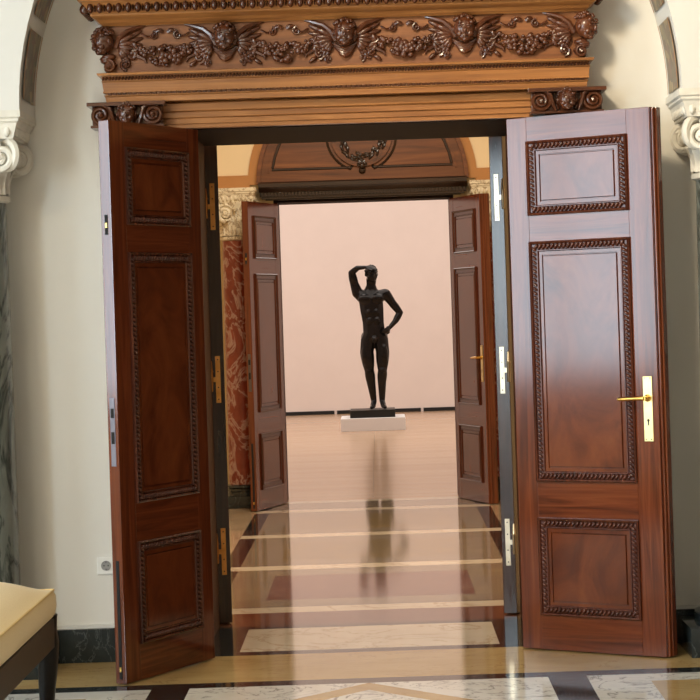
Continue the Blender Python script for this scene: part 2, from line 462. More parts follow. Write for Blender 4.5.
def column(name, x, y, r, zshaft0, zcap, ztop, hx, y0, y1, mshaft, mcap, mbase, basehalf, label, cat='column', impost=0.12, group=None):
    t = empty(name, (x, y, 0), 0, label, cat, group); t['kind'] = 'thing'
    b = MB()
    by0, by1 = max(y0, y - basehalf) - y, min(y1, y + basehalf) - y
    b.box(-basehalf, basehalf, by0, by1, 0, zshaft0 * 0.5, 0.006)
    rb = min(basehalf, -by0, by1)
    b.lathe([(rb * 0.99, zshaft0 * 0.5), (rb, zshaft0 * 0.58), (rb * 0.98, zshaft0 * 0.68), (r * 1.15, zshaft0 * 0.72), (r * 1.1, zshaft0 * 0.82), (r * 1.22, zshaft0 * 0.88), (r * 1.2, zshaft0 * 0.95), (r * 1.02, zshaft0)])
    b.build('base', mbase, t, True)
    s = MB(); n = 12
    s.lathe([(r * (1.0 - 0.06 * (i / n) ** 2), zshaft0 + (zcap - zshaft0) * i / n) for i in range(n + 1)], seg=40)
    s.build('shaft', mshaft, t, True)
    c = MB(); rt = r * 0.94
    zi = ztop - impost; h = zi - zcap
    c.lathe([(rt * 1.02, zcap - 0.02), (rt * 1.14, zcap - 0.012), (rt * 1.14, zcap + 0.008), (rt * 1.0, zcap + 0.016), (rt * 0.98, zcap + h * 0.3), (rt * 1.05, zcap + h * 0.6), (rt * 1.25, zcap + h * 0.85), (rt * 1.35, zcap + h)])
    for kq in range(8):
        acanthus(c, 0, 0, kq * PI / 4 + PI / 8, rt, zcap + 0.015, h * 0.55, rt * 0.34, 0.05)
        acanthus(c, 0, 0, kq * PI / 4, rt, zcap + 0.02, h * 0.9, rt * 0.32, 0.07)
    cap = c.build('capital', mcap, t, True)
    vr = h * 0.27; hy0, hy1 = y0 - y, y1 - y
    for sx in (-1, 1):
        for sy in (-1, 1):
            v = MB()
            ex, ey = sx * (hx - vr * 0.85), (hy0 + vr * 0.85 if sy < 0 else hy1 - vr * 0.85)
            d = Vector((ex, ey, 0)).normalized()
            v.spiral((ex * 0.92, ey * 0.92, zi - vr * 1.1), vr, 2.0, vr * 0.30, -1, PI * 0.6, (d.x, d.y))
            v.ball((ex * 0.88, ey * 0.88, zi - vr * 1.1), (vr * 0.5, vr * 0.5, vr * 0.5), 2)
            v.spiral((ex * 0.8, hy0 + 0.035 if sy < 0 else hy1 - 0.035, zi - vr * 1.2), vr * 1.0, 2.0, vr * 0.26, sx, PI / 2, 'xz')
            v.build('volute', mcap, cap, True)
    ro = MB()   # rosette under the impost
    for q in range(6): ro.ball((0.022 * math.cos(q * PI / 3), hy0 + 0.05, zi - h * 0.18 + 0.022 * math.sin(q * PI / 3)), (0.016, 0.014, 0.016), 1)
    ro.ball((0, hy0 + 0.045, zi - h * 0.18), 0.012, 1)
    ro.build('rosette', mcap, cap, True)
    im = MB(); q = 0.84
    rows = []
    for (zz, kx) in ((zi, q), (zi + impost * 0.55, q + 0.08), (zi + impost * 0.62, 0.96), (zi + impost * 0.7, 0.96), (zi + impost * 0.76, 1.0), (ztop, 1.0)):
        e = (1 - kx) * hx
        rows.append([(-hx + e, hy0 + e, zz), (hx - e, hy0 + e, zz), (hx - e, hy1 - e * 0.2, zz), (-hx + e, hy1 - e * 0.2, zz)])
    vv = im.grid(rows, close_v=True); im.cap(vv[0]); im.cap(vv[-1])
    nb = 9   # carved row of leaves on the impost
    for i in range(nb):
        px = -hx * 0.84 + 2 * hx * 0.84 * (i + 0.5) / nb
        im.ball((px, hy0 + hx * 0.13, zi + impost * 0.28), (hx * 0.07, 0.012, impost * 0.24), 1)
        if i < 7:
            py = hy0 + hx * 0.2 + (hy1 - hy0 - hx * 0.3) * (i + 0.5) / 7
            for sx in (-1, 1): im.ball((sx * hx * 0.87, py, zi + impost * 0.28), (0.012, hx * 0.07, impost * 0.24), 1)
    im.build('impost', mcap, t)
    def clamp(o):
        for v in o.data.vertices:
            v.co.y = min(v.co.y, hy1)
            if o.name.split('.')[0] not in ('base',): v.co.x = max(-hx, min(hx, v.co.x))
        for ch in o.children: clamp(ch)
    for ch in t.children: clamp(ch)
    return t
column('column', -1.690, -0.215, 0.15, 0.26, 2.105, 2.477, 0.253, -0.43, -0.003, M['col_green'], M['stone_white'], M['m_green'], 0.26,
       'grey green marble column with white carved capital behind the yellow bench')
column('column', 1.662, -0.215, 0.15, 0.26, 2.105, 2.477, 0.235, -0.43, -0.003, M['col_green'], M['stone_white'], M['m_green'], 0.26,
       'grey green marble column with cream carved capital beside the door with brass handle')
column('column', -1.03, YF - 0.20, 0.132, 0.19, 2.18, 2.58, 0.17, YF - 0.37, YF - 0.003, M['col_red'], M['stone_gold'], M['m_green'], 0.148,
       'red marble column with gilded carved capital, left of the far doorway', impost=0.115)
column('column', 1.03, YF - 0.20, 0.132, 0.19, 2.18, 2.58, 0.17, YF - 0.37, YF - 0.003, M['col_red'], M['stone_gold'], M['m_green'], 0.148,
       'red marble column mostly hidden behind the far door leaf with brass handle', impost=0.115)

# ------------------------------------------------------------------ door leaves
LW, LH, LT = 0.70, 2.385, 0.052
PAN = [(1.945, 2.275), (0.755, 1.825), (0.155, 0.588)]      # panel openings (z)
PX0, PX1 = 0.100, 0.588

def rope(mb, x0, x1, z0, z1, o, y, pitch=0.0195, r=0.0125):
    a, b, c, d = x0 + o, x1 - o, z0 + o, z1 - o
    for (p, q) in (((a, c), (b, c)), ((b, c), (b, d)), ((b, d), (a, d)), ((a, d), (a, c))):
        L = math.hypot(q[0] - p[0], q[1] - p[1]); n = max(2, int(L / pitch))
        dx, dz = (q[0] - p[0]) / L, (q[1] - p[1]) / L
        ang = math.atan2(dz, dx) + math.radians(52)
        mt = Matrix.Rotation(-ang, 3, 'Y')
        for i in range(n):
            t = (i + 0.5) / n
            mb.ball((p[0] + (q[0] - p[0]) * t, y, p[1] + (q[1] - p[1]) * t), (r * 1.25, r * 0.80, r * 0.56), 2, mt)

def door_leaf(s, label, group=None, handle=False, plain_mould=False, first=True):
    """s=+1 hinge at x=0 opening out to +x, s=-1 mirrored; the seen face looks to -y"""
    t = empty('door_leaf', (0, 0, 0), 0, label, 'door', group)
    X = lambda a, b: (min(s * a, s * b), max(s * a, s * b))
    for (a, b) in ((0, PX0), (PX1, LW)):
        m = MB(); x0, x1 = X(a, b); m.box(x0, x1, 0, LT, 0, LH, 0.002); m.build('stile', M['door_v'], t)
    zs = [0] + [v for p in reversed(PAN) for v in p] + [LH]
    for i in range(0, len(zs), 2):
        m = MB(); x0, x1 = X(PX0, PX1); m.box(x0, x1, 0.0005, LT - 0.0005, zs[i], zs[i + 1]); m.build('rail', M['door_h'], t)
    x0, x1 = X(PX0, PX1)
    for (z0, z1) in PAN:
        m = MB()
        m.box(x0, x1, 0.016, LT - 0.016, z0, z1)
        o = 0.066
        m.frame_run([(0.040, -0.012), (0.042, 0.001), (0.059, 0.001), (0.060, -0.005), (0.063, -0.005), (0.066, 0.003), (0.068, 0.003)], x0, x1, z0, z1, 0)
        e = 0.068
        m.face([(x0 + e, -0.003, z0 + e), (x1 - e, -0.003, z0 + e), (x1 - e, -0.003, z1 - e), (x0 + e, -0.003, z1 - e)])
        m.frame_run([(o - 0.004, 0.012), (o, 0.0), (o + 0.02, -0.004), (0.12, -0.004)], x0, x1, z0, z1, LT)
        pn = m.build('panel', M['door_burl'], t)
        r = MB()
        r.frame_run([(-0.002, 0.0), (-0.002, 0.011), (0.003, 0.015), (0.009, 0.011), (0.012, 0.004), (0.034, 0.004), (0.037, 0.009), (0.041, 0.009), (0.044, 0.004), (0.045, -0.004)], x0, x1, z0, z1, 0)
        r.frame_run([(-0.002, 0.0), (-0.002, -0.012), (0.012, -0.016), (0.05, 0.0), (0.066, 0.010)], x0, x1, z0, z1, LT)
        if not plain_mould: rope(r, x0, x1, z0, z1, 0.023, -0.007)
        r.build('rope_moulding' if not plain_mould else 'panel_moulding', M['door_mould'], pn)
    if handle:
        # overlapping meeting strip on the free edge
        m = MB()
        x0, x1 = X(LW, LW + 0.012); m.box(x0, x1, 0.012, LT + 0.028, 0, LH, 0.004)
        x0, x1 = X(LW, LW + 0.020); m.box(x0, x1, 0.030, LT + 0.020, 0, LH, 0.005)
        x0, x1 = X(LW - 0.03, LW + 0.002); m.box(x0, x1, LT, LT + 0.028, 0, LH, 0.006)
        m.build('meeting_strip', M['door_v'], t)
        cx = s * 0.652
        m = MB(); m.box(cx - 0.022, cx + 0.022, -0.005, 0, 0.935, 1.218, 0.002)
        pl = m.build('lock_plate', M['brass_pale'], t)
        m = MB()
        m.lathe([(0.016, 0), (0.016, 0.006), (0.010, 0.010), (0.010, 0.045)], seg=16)
        for v in m.bm.verts: v.co = Vector((v.co.x + cx, -v.co.z - 0.004, v.co.y + 1.124))
        n0 = s * -1
        m.tube([(cx, -0.046, 1.124), (cx + n0 * 0.02, -0.050, 1.124), (cx + n0 * 0.06, -0.050, 1.123), (cx + n0 * 0.10, -0.048, 1.121), (cx + n0 * 0.122, -0.046, 1.121)], [0.010, 0.0095, 0.009, 0.0095, 0.008], 10)
        m.build('lever_handle', M['brass'], pl, True)
        m = MB(); m.ball((cx, -0.005, 1.027), (0.006, 0.0015, 0.006), 2); m.box(cx - 0.0028, cx + 0.0028, -0.0062, -0.004, 1.005, 1.027)
        m.build('keyhole', M['hole'], pl)
        for (dx, z) in ((-0.012, 1.210), (0.012, 1.210), (-0.012, 0.944), (0.012, 0.944)):
            m = MB(); m.ball((cx + dx, -0.005, z), (0.003, 0.0015, 0.003), 1); m.build('screw', M['iron'], pl)
        m = MB()   # lever on the other face
        m.box(cx - 0.02, cx + 0.02, LT, LT + 0.005, 0.935, 1.218, 0.002)
        m.tube([(cx, LT, 1.124), (cx, LT + 0.046, 1.124), (cx + n0 * 0.02, LT + 0.05, 1.124), (cx + n0 * 0.12, LT + 0.046, 1.121)], 0.009, 10)
        m.build('rear_lever', M['brass'], t, True)
    else:
        # the passive leaf shows its bolts and strike plate in the free edge
        e = s * LW; d = s * 0.002
        m = MB(); a, b = sorted((e, e + d)); m.box(a, b, 0.014, 0.038, 0.92, 1.21)
        sp = m.build('strike_plate', M['steel'], t)
        for (z0, z1) in ((1.125, 1.165), (1.015, 1.065)):
            m = MB(); a, b = sorted((e + d * 0.5, e + d * 1.4)); m.box(a, b, 0.018, 0.034, z0, z1); m.build('strike_hole', M['hole'], sp)
        for (z0, z1, mt) in ((1.90, 1.985, 'hole'), (0.02, 0.52, 'hole')):
            m = MB(); a, b = sorted((e, e + d)); m.box(a, b, 0.018, 0.033, z0, z1)
            bo = m.build('flush_bolt', M[mt], t)
            m = MB(); a, b = sorted((e + d, e + d * 2)); m.box(a, b, 0.021, 0.030, z0 + 0.03, z0 + 0.05); m.build('bolt_slide', M['brass'], bo)
    return t

HY = -0.028
dl = door_leaf(-1, 'dark panelled door leaf with bolt slots in its edge, beside the wall socket'); dl.scale = (1, 1, 1.004); dl.location = (-0.700, HY, 0.006); dl.rotation_euler.z = math.radians(62)
dr = door_leaf(1, 'large mahogany door leaf with brass plate and lever, opened beside the marble column', handle=True); dr.scale = (1.018, 1, 1.005); dr.location = (0.698, HY, 0.006); dr.rotation_euler.z = math.radians(-33)
fl = door_leaf(-1, 'small looking panelled door leaf at the far doorway beside the red marble column', plain_mould=True)
fl.location = (-0.700, YF - 0.03, 0.006); fl.rotation_euler.z = math.radians(72.5); fl.scale = (1, 1, 1.026)
fr = door_leaf(1, 'far doorway door leaf with brass lever handle, right of the bronze statue', handle=True, plain_mould=True)
fr.location = (0.700, YF - 0.03, 0.006); fr.rotation_euler.z = math.radians(-72); fr.scale = (1, 1, 1.026)

# hinges of the near leaves and the inner pair of doors folded back into the middle room
def inner_leaf(s, label, metal):
    """seen edge-on: its hinge edge, with three plates, faces the front room"""
    t = empty('inner_door_leaf', (0.734 if s > 0 else -0.756, T0 + 0.035, 0.006), 0, label, 'door')
    t.rotation_euler.z = math.radians(-19 if s > 0 else 14)
    a, b = sorted((s * 0.008, -s * 0.062))
    m = MB(); m.box(a, b, 0, 0.68, 0, 2.43, 0.003)
    m.build('leaf_board', M['leaf_edge'], t)
    for (zc) in (2.10, 1.228, 0.36):
        m = MB(); xc = -s * 0.029; m.box(xc - 0.0125, xc + 0.0125, -0.003, 0.002, zc - 0.118, zc + 0.118, 0.001)
        h = m.build('hinge', metal, t)
        m = MB()
        xk = s * 0.006
        m.lathe([(0.006, -0.06), (0.009, -0.055), (0.009, 0.035), (0.012, 0.04), (0.009, 0.045), (0.005, 0.09), (0.002, 0.095)], (xk, -0.008, zc), 12)
        m.box(min(xc, xk), max(xc, xk), -0.006, -0.001, zc - 0.012, zc + 0.012)
        m.build('hinge_knuckle', metal, h, True)
        for dz in (-0.10, -0.04, 0.04, 0.10):
            m = MB(); m.ball((xc, -0.003, zc + dz), (0.004, 0.0015, 0.004), 1); m.build('screw', M['iron'], h)
    m = MB(); zz = 0.62
    for z in (0.62, 1.77):
        a0 = -s * 0.062
        m.frame_run([(0, 0), (0.0, 0.012), (0.02, 0.012), (0.03, 0.0)], 0.1, 0.58, 0.16 if z < 1 else 0.76, 0.58 if z < 1 else 2.27, 0)
    for v in m.bm.verts: v.co = Vector((-s * 0.062 + s * 0 - s * (-v.co.y if False else -v.co.y), v.co.x, v.co.z))
    m.build('panel_moulding', M['door_mould'], t)
    return t
inner_leaf(-1, 'inner door leaf seen edge-on with dull brass hinges, beside the red column', M['brass_dull'])
inner_leaf(1, 'inner door leaf seen edge-on with pale metal hinges, beside the large mahogany leaf', M['nickel'])

# lining of the opening (fixed)
def lining(name, yf, y0, y1, ox, oz, mat, t=0.035):
    m = MB()
    m.mat(M['lining']); m.box(-ox, -ox + t, y0, y1, 0, oz - t); m.box(ox - t, ox, y0, y1, 0, oz - t)
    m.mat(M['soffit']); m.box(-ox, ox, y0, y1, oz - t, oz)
    return struct(m.build(name))
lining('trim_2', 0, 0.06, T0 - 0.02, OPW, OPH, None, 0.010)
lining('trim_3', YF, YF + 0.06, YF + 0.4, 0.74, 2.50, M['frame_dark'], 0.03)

# ------------------------------------------------------------------ carved wooden surround of the near doorway
SX = -0.02
ds = empty('door_surround', (0, 0, 0), 0, 'carved walnut door surround with cherub frieze and cornice above the near doorway', 'door surround')
def head(mb, c, r, yaw=0.0, hair=True, tilt=0.0):
    """a small carved face looking to -y (turned by yaw)"""
    mt = Matrix.Rotation(yaw, 3, 'Z') @ Matrix.Rotation(tilt, 3, 'X')
    def put(p, rr, sub=1): mb.ball(Vector(c) + mt @ (Vector(p) * r), tuple(k * r for k in rr) if hasattr(rr, '__len__') else rr * r, sub, mt)
    put((0, 0, 0.06), (0.88, 0.9, 1.0), 3)
    put((0, -0.30, -0.52), (0.62, 0.55, 0.5), 2)          # jaw
    put((0, -0.62, -0.78), (0.24, 0.22, 0.2), 2)          # chin
    for sx in (-1, 1):
        put((sx * 0.40, -0.58, -0.34), (0.30, 0.28, 0.28), 2)   # cheeks
        put((sx * 0.32, -0.80, 0.16), (0.17, 0.10, 0.09), 2)    # eyes
        put((sx * 0.33, -0.84, 0.34), (0.26, 0.10, 0.08), 2)    # brows
        put((sx * 0.88, -0.05, 0.0), (0.12, 0.2, 0.26), 2)      # ears
    put((0, -0.98, -0.10), (0.13, 0.18, 0.26), 2)          # nose
    put((0, -0.86, -0.46), (0.24, 0.12, 0.07), 2)          # mouth
    put((0, -0.84, -0.57), (0.18, 0.10, 0.06), 2)
    if hair:
        rnd = random.Random(3)
        for i in range(46):
            th = rnd.uniform(0, 2 * PI); ph = rnd.uniform(0.1, 1.25)
            p = (0.92 * math.sin(ph) * math.cos(th), 0.92 * math.sin(ph) * math.sin(th) + 0.1, 0.22 + 0.92 * math.cos(ph))
            if p[1] < -0.72 and p[2] < 0.62: continue
            put(p, rnd.uniform(0.13, 0.20), 2)

# architrave over the opening
m = MB()
m.entab([(2.408, 0.03, 0), (2.408, 0.045, 0), (2.425, 0.045, 0), (2.428, 0.055, 0), (2.450, 0.055, 0), (2.455, 0.068, 0), (2.478, 0.068, 0), (2.484, 0.082, 0), (2.515, 0.085, 0), (2.522, 0.075, 0)], 0.84, SX)
m.build('architrave', M['surround'], ds)
# pilasters and their capitals
for s in (-1, 1):
    m = MB(); xc = SX * 0.5 + s * 0.965; 
    xc = s * 0.99
    m.box(xc - 0.115, xc + 0.115, -0.022, -0.003, 0.0, 2.41, 0.003); m.box(xc - 0.12, xc + 0.12, -0.028, -0.003, 0.0, 0.2, 0.003)
    m.frame_run([(0, 0), (0, 0.008), (0.012, 0.008), (0.02, 0.0)], xc - 0.09, xc + 0.09, 0.26, 2.34, -0.022)
    m.build('pilaster', M['door_v'], ds)
    m = MB(); xc = SX + s * 0.985; z0, z1 = 2.412, 2.528
    m.box(xc - 0.158, xc + 0.158, -0.135, -0.003, z0 + 0.012, z1 - 0.022, 0.004)
    m.box(xc - 0.176, xc + 0.176, -0.185, -0.003, z1 - 0.022, z1 - 0.004, 0.004)
    m.box(xc - 0.165, xc + 0.165, -0.15, -0.003, z0, z0 + 0.012, 0.003)
    for q in range(9):
        m.ball((xc - 0.14 + q * 0.035, -0.15, z1 - 0.032), (0.013, 0.014, 0.010), 1)
    # leaves hanging under the volutes
    for q in (-1, 1):
        for e in range(4):
            m.ball((xc + q * (0.045 + e * 0.014), -0.142, z0 + 0.03 + e * 0.016), (0.014, 0.012, 0.022), 1, Matrix.Rotation(q * 0.5, 3, 'Y'))
    cc = m.build('pilaster_capital', M['carved'], ds)
    for q in (-1, 1):
        v = MB()
        v.spiral((xc + q * 0.118, -0.150, z0 + 0.056), 0.046, 2.3, 0.0105, q, PI / 2 + q * 0.3, 'xz', 0.022, 60)
        v.tube([(xc + q * 0.118, -0.142, z0 + 0.056), (xc + q * 0.118, -0.01, z0 + 0.056)], 0.042, 16)
        v.tube([(xc + q * 0.100, -0.160, z0 + 0.100), (xc + q * 0.075, -0.165, z0 + 0.085), (xc + q * 0.062, -0.160, z0 + 0.04), (xc + q * 0.05, -0.155, z0 + 0.012)], [0.007, 0.01, 0.01, 0.005], 7)
        v.build('volute', M['carved'], cc, True)
    h = MB(); head(h, (xc, -0.165, z0 + 0.056), 0.047, 0.0); h.build('carved_head', M['carved'], cc, True)

# lower mouldings
m = MB()
m.entab([(2.525, 0.10, 0), (2.525, 0.145, 0.0), (2.548, 0.150, 0.004), (2.553, 0.158, 0.008), (2.556, 0.158, 0.008)], 1.075, SX)
m.entab([(2.556, 0.10, 0), (2.556, 0.150, 0.0), (2.562, 0.150, 0.0), (2.566, 0.165, 0.012), (2.572, 0.165, 0.012)], 1.075, SX)
m.entab([(2.572, 0.10, 0), (2.572, 0.160, 0.01), (2.612, 0.168, 0.014), (2.616, 0.175, 0.018)], 1.075, SX)
m.build('lower_moulding', M['surround'], ds)
m = MB()
n = 96
for i in range(n):   # dashes and bead row
    x = SX - 1.07 + 2.14 * (i + 0.5) / n
    m.box(x - 0.008, x + 0.008, -0.168, -0.150, 2.557, 2.565)
n = 150
for i in range(n):
    x = SX - 1.09 + 2.18 * (i + 0.5) / n
    m.ball((x, -0.180, 2.628), (0.0062, 0.010, 0.0105), 1, Matrix.Rotation(0.5, 3, 'Y'))
m.build('bead_moulding', M['carved'], ds, True)
m = MB()
m.entab([(2.616, 0.10, 0), (2.616, 0.172, 0.014), (2.640, 0.172, 0.014), (2.640, 0.200, 0.030), (2.650, 0.204, 0.034), (2.653, 0.19, 0.028), (2.653, 0.10, 0.0)], 1.075, SX)
m.build('ledge', M['surround'], ds)
# frieze board
m = MB(); m.entab([(2.650, 0.02, 0), (2.650, 0.155, 0), (2.868, 0.155, 0), (2.868, 0.02, 0)], 1.062, SX)
m.build('frieze_board', M['frieze'], ds)
# cornice
m = MB()
m.entab([(2.862, 0.10, 0), (2.862, 0.175, 0.015), (2.868, 0.182, 0.02), (2.872, 0.19, 0.026), (2.885, 0.205, 0.036), (2.898, 0.235, 0.058), (2.902, 0.24, 0.062), (2.908, 0.24, 0.062), (2.908, 0.20, 0.04)], 1.062, SX)
m.entab([(2.906, 0.15, 0), (2.906, 0.235, 0.055), (2.958, 0.285, 0.095), (2.958, 0.300, 0.105), (2.966, 0.305, 0.11), (2.966, 0.31, 0.11), (3.00, 0.315, 0.11), (3.01, 0.32, 0.115), (3.02, 0.32, 0.115)], 1.062, SX)
m.build('cornice', M['surround'], ds)
m = MB()
n = 54
for i in range(n):   # egg and dart
    x = SX - 1.14 + 2.28 * (i + 0.5) / n
    m.ball((x, -0.272, 2.930), (0.0145, 0.022, 0.025), 2, Matrix.Rotation(-0.5, 3, 'X'))
    m.ball((x + 2.28 / n / 2, -0.268, 2.932), (0.0042, 0.016, 0.024), 1, Matrix.Rotation(-0.5, 3, 'X'))
for s in (-1, 1):
    for i in range(6):
        m.ball((SX + s * 1.148, -0.03 - i * 0.042, 2.930), (0.022, 0.0145, 0.025), 2)
m.build('egg_and_dart_moulding', M['carved'], ds, True)

# frieze carving
FY = -0.158
def wing(s, x, z):
    """feathered wing spreading up and away from a cherub, s=-1 to the left"""
    m = MB()
    for row, (n, L, r0) in enumerate(((8, 0.125, 0.034), (6, 0.085, 0.026))):
        for i in range(n):
            t = i / (n - 1)
            a = math.radians(28 - t * 95)
            l = L * (1 - 0.45 * t)
            bx, bz = 0.045 + 0.012 * t, -0.015 - 0.02 * t
            cx, cz = bx + math.cos(a) * l * 0.55, bz + math.sin(a) * l * 0.55
            mt = Matrix.Rotation(-a if s > 0 else a + PI, 3, 'Y')
            m.ball((x + s * cx, FY - 0.008 - 0.012 * row + 0.003 * (i % 2), z + cz), (l * 0.52, 0.013, 0.0125), 2, mt)
    # leading edge
    m.tube([(x + s * 0.04, FY - 0.02, z - 0.03), (x + s * 0.062, FY - 0.024, z + 0.015), (x + s * 0.095, FY - 0.018, z + 0.042), (x + s * 0.15, FY - 0.012, z + 0.060), (x + s * 0.178, FY - 0.006, z + 0.066)], [0.012, 0.014, 0.012, 0.008, 0.003], 8)
    return m
def scroll(m, x, z, s, r=0.024):
    m.spiral((x, FY - 0.006, z), r, 1.6, r * 0.32, s, -PI / 2, 'xz', 0.012, 30)
for i, px in enumerate((-0.535, 0.0, 0.535)):
    x = SX + px; zc = 2.795
    h = MB(); head(h, (x, FY - 0.040, zc), 0.056, 0.0, True, 0.12)
    # collar of feathers under the chin
    for q in range(4):
        zq = zc - 0.062 - q * 0.011; wq = 0.066 - q * 0.010
        h.tube([(x - wq, FY - 0.006, zq + 0.030), (x - wq * 0.5, FY - 0.016, zq + 0.006), (x, FY - 0.020, zq - 0.004), (x + wq * 0.5, FY - 0.016, zq + 0.006), (x + wq, FY - 0.006, zq + 0.030)], [0.006, 0.010, 0.011, 0.010, 0.006], 8)
    for s in (-1, 1):
        scroll(h, x + s * 0.115, zc - 0.085, -s, 0.026)
        scroll(h, x + s * 0.075, zc - 0.108, s, 0.016)
        h.ball((x + s * 0.145, FY - 0.01, zc - 0.11), (0.022, 0.012, 0.010), 2, Matrix.Rotation(s * 0.6, 3, 'Y'))
        h.ball((x + s * 0.10, FY - 0.01, zc - 0.05), (0.020, 0.012, 0.010), 2, Matrix.Rotation(-s * 0.8, 3, 'Y'))
    hd = h.build('cherub_head', M['carved'], ds, True)
    for s in (-1, 1): wing(s, x, zc).build('wing', M['carved'], hd, True)
for s in (-1, 1):
    x = SX + s * 1.065
    h = MB(); head(h, (x + s * 0.012, FY - 0.020, 2.790), 0.056, s * PI / 4, True, 0.12)
    for q in range(7):   # scrolled bust below the corner head
        h.ball((x - s * 0.01 + s * 0.012 * math.sin(q * 1.1), FY - 0.012 + 0.003 * q, 2.725 - q * 0.009), (0.034 - q * 0.002, 0.030, 0.016), 2)
    h.spiral((x - s * 0.01, FY - 0.03, 2.682), 0.026, 1.6, 0.008, s, PI / 2, 'xz', 0.01, 30)
    scroll(h, x - s * 0.085, 2.690, s, 0.026); scroll(h, x - s * 0.075, 2.735, -s, 0.020)
    hd = h.build('cherub_head', M['carved'], ds, True)
    wing(-s, x, 2.795).build('wing', M['carved'], hd, True)
rnd = random.Random(11)
for px in (-0.80, -0.268, 0.268, 0.80):
    x = SX + px
    g = MB()
    # ribbon from which the swag hangs
    for s in (-1, 1):
        pts = []
        for q in range(9):
            t = q / 8
            pts.append((x + s * (0.010 + 0.095 * t), FY - 0.008 - 0.008 * math.sin(t * PI * 3), 2.830 + 0.012 * math.sin(t * PI * 2.2) - 0.012 * t))
        g.tube(pts, [0.010 * (1 - 0.35 * q / 8) for q in range(9)], 7, 0.6)
        g.spiral((x + s * 0.055, FY - 0.008, 2.815), 0.020, 1.3, 0.006, s, PI / 2, 'xz', 0.008, 24)
        pts = [(x + s * (0.115 + 0.03 * math.sin(q * 1.3)), FY - 0.010, 2.765 - q * 0.018) for q in range(5)]
        g.tube(pts, [0.010, 0.013, 0.012, 0.009, 0.004], 7)
        for q in range(4):   # leaves at the ends of the swag
            a = math.radians(-60 + q * 40)
            g.ball((x + s * (0.125 + 0.022 * math.cos(a)), FY - 0.012, 2.752 + 0.026 * math.sin(a)), (0.026, 0.012, 0.011), 2, Matrix.Rotation(-a if s > 0 else a + PI, 3, 'Y'))
    ga = g.build('fruit_garland', M['carved'], ds, True)
    fr_m = MB()
    for i in range(84):
        t = rnd.uniform(-1, 1)
        wd = 0.043 * (1 - 0.6 * abs(t) ** 1.5)
        zz = 2.722 + 0.036 * t * t + rnd.uniform(-wd, wd)
        r = rnd.choice((0.009, 0.011, 0.013, 0.016)) * (1 - 0.25 * abs(t))
        fr_m.ball((x + t * 0.115, FY - 0.010 - 0.028 * (1 - ((zz - 2.722 - 0.036 * t * t) / 0.044) ** 2) * (1 - 0.4 * abs(t)), zz), r, 2)
    fr_m.build('fruit', M['carved'], ga, True)['kind'] = 'stuff'

# ------------------------------------------------------------------ far doorway: wooden lunette, cornice, archivolt band
ls = empty('door_surround', (0, YF, 0), 0, 'dark wooden arched overdoor with carved oval wreath above the far doorway', 'door surround')
LR, LZ = 0.865, 2.62
m = MB()
pts = [(-LR * math.cos(PI * i / 40), LZ + LR * math.sin(PI * i / 40)) for i in range(41)]
vv = m.grid([[(x, 0, z), (x, -0.05, z)] for x, z in pts])
m.cap([r[1] for r in vv])
m.build('lunette_board', M['lunette'], ls)
m = MB()
def ringarc(mb, r0, r1, y0, y1, a0, a1, cz, n=40, cx=0.0):
    rows = []
    for i in range(n + 1):
        a = a0 + (a1 - a0) * i / n; c, s_ = -math.cos(a), math.sin(a)
        rows.append([(cx + r0 * c, y0, cz + r0 * s_), (cx + r0 * c, y1, cz + r0 * s_), (cx + r1 * c, y1, cz + r1 * s_), (cx + r1 * c, y0, cz + r1 * s_)])
    mb.grid(rows, close_v=True)
ringarc(m, LR - 0.03, LR + 0.004, 0.0, -0.085, 0, PI, LZ)
ringarc(m, LR - 0.10, LR - 0.085, -0.04, -0.062, 0.12, PI - 0.12, LZ)
m.build('arch_moulding', M['lunette'], ls, True)
OZ, OR = 2.99, 0.25
m = MB()   # grooves bounding the two side panels
for s in (-1, 1):
    x_in = s * 0.085
    path = [(x_in, LZ + 0.115), (s * 0.74, LZ + 0.115)]
    for q in range(9):
        a = math.radians(10 + q * 7); path.append((s * (LR - 0.12) * math.cos(a), LZ + (LR - 0.12) * math.sin(a)))
    m.tube([(p[0], -0.052, p[1]) for p in path], 0.011, 6)
    path = [(x_in, LZ + 0.115), (x_in, LZ + 0.125 + 0.02)]
    for q in range(12):
        a = math.radians(-70 + q * 11); path.append((s * (OR + 0.035) * math.cos(a), OZ + (OR + 0.035) * math.sin(a)))
    m.tube([(p[0], -0.052, p[1]) for p in path], 0.011, 6)
m.build('panel_moulding', M['lunette_dark'], ls, True)
m = MB()
ringarc(m, OR - 0.035, OR, -0.04, -0.075, 0, 2 * PI, OZ, 48)
m.build('oval_frame', M['lunette'], ls, True)
m = MB(); rnd = random.Random(5)
for i in range(70):
    a = rnd.uniform(0, 2 * PI); r = OR - 0.075 + rnd.uniform(-0.03, 0.03)
    m.ball((r * math.cos(a), -0.06, OZ + r * math.sin(a)), (0.035, 0.016, 0.014), 1, Matrix.Rotation(-(a + PI / 2 + rnd.uniform(-0.7, 0.7)), 3, 'Y'))
m.build('wreath', M['lunette_dark'], ls, True)
m = MB()   # knot under the wreath
for s in (-1, 1):
    m.spiral((s * 0.025, -0.07, OZ - OR + 0.02), 0.024, 1.4, 0.008, s, PI / 2, 'xz', 0.01, 24)
m.ball((0, -0.075, OZ - OR + 0.005), (0.022, 0.02, 0.03), 2); m.ball((0, -0.06, OZ - OR - 0.03), (0.03, 0.014, 0.03), 2)
m.build('knot', M['lunette_dark'], ls, True)
m = MB()
m.entab([(2.488, 0.02, -0.06), (2.488, 0.05, -0.05), (2.498, 0.05, -0.05), (2.498, 0.075, -0.02), (2.515, 0.075, -0.02)], 0.85, 0)
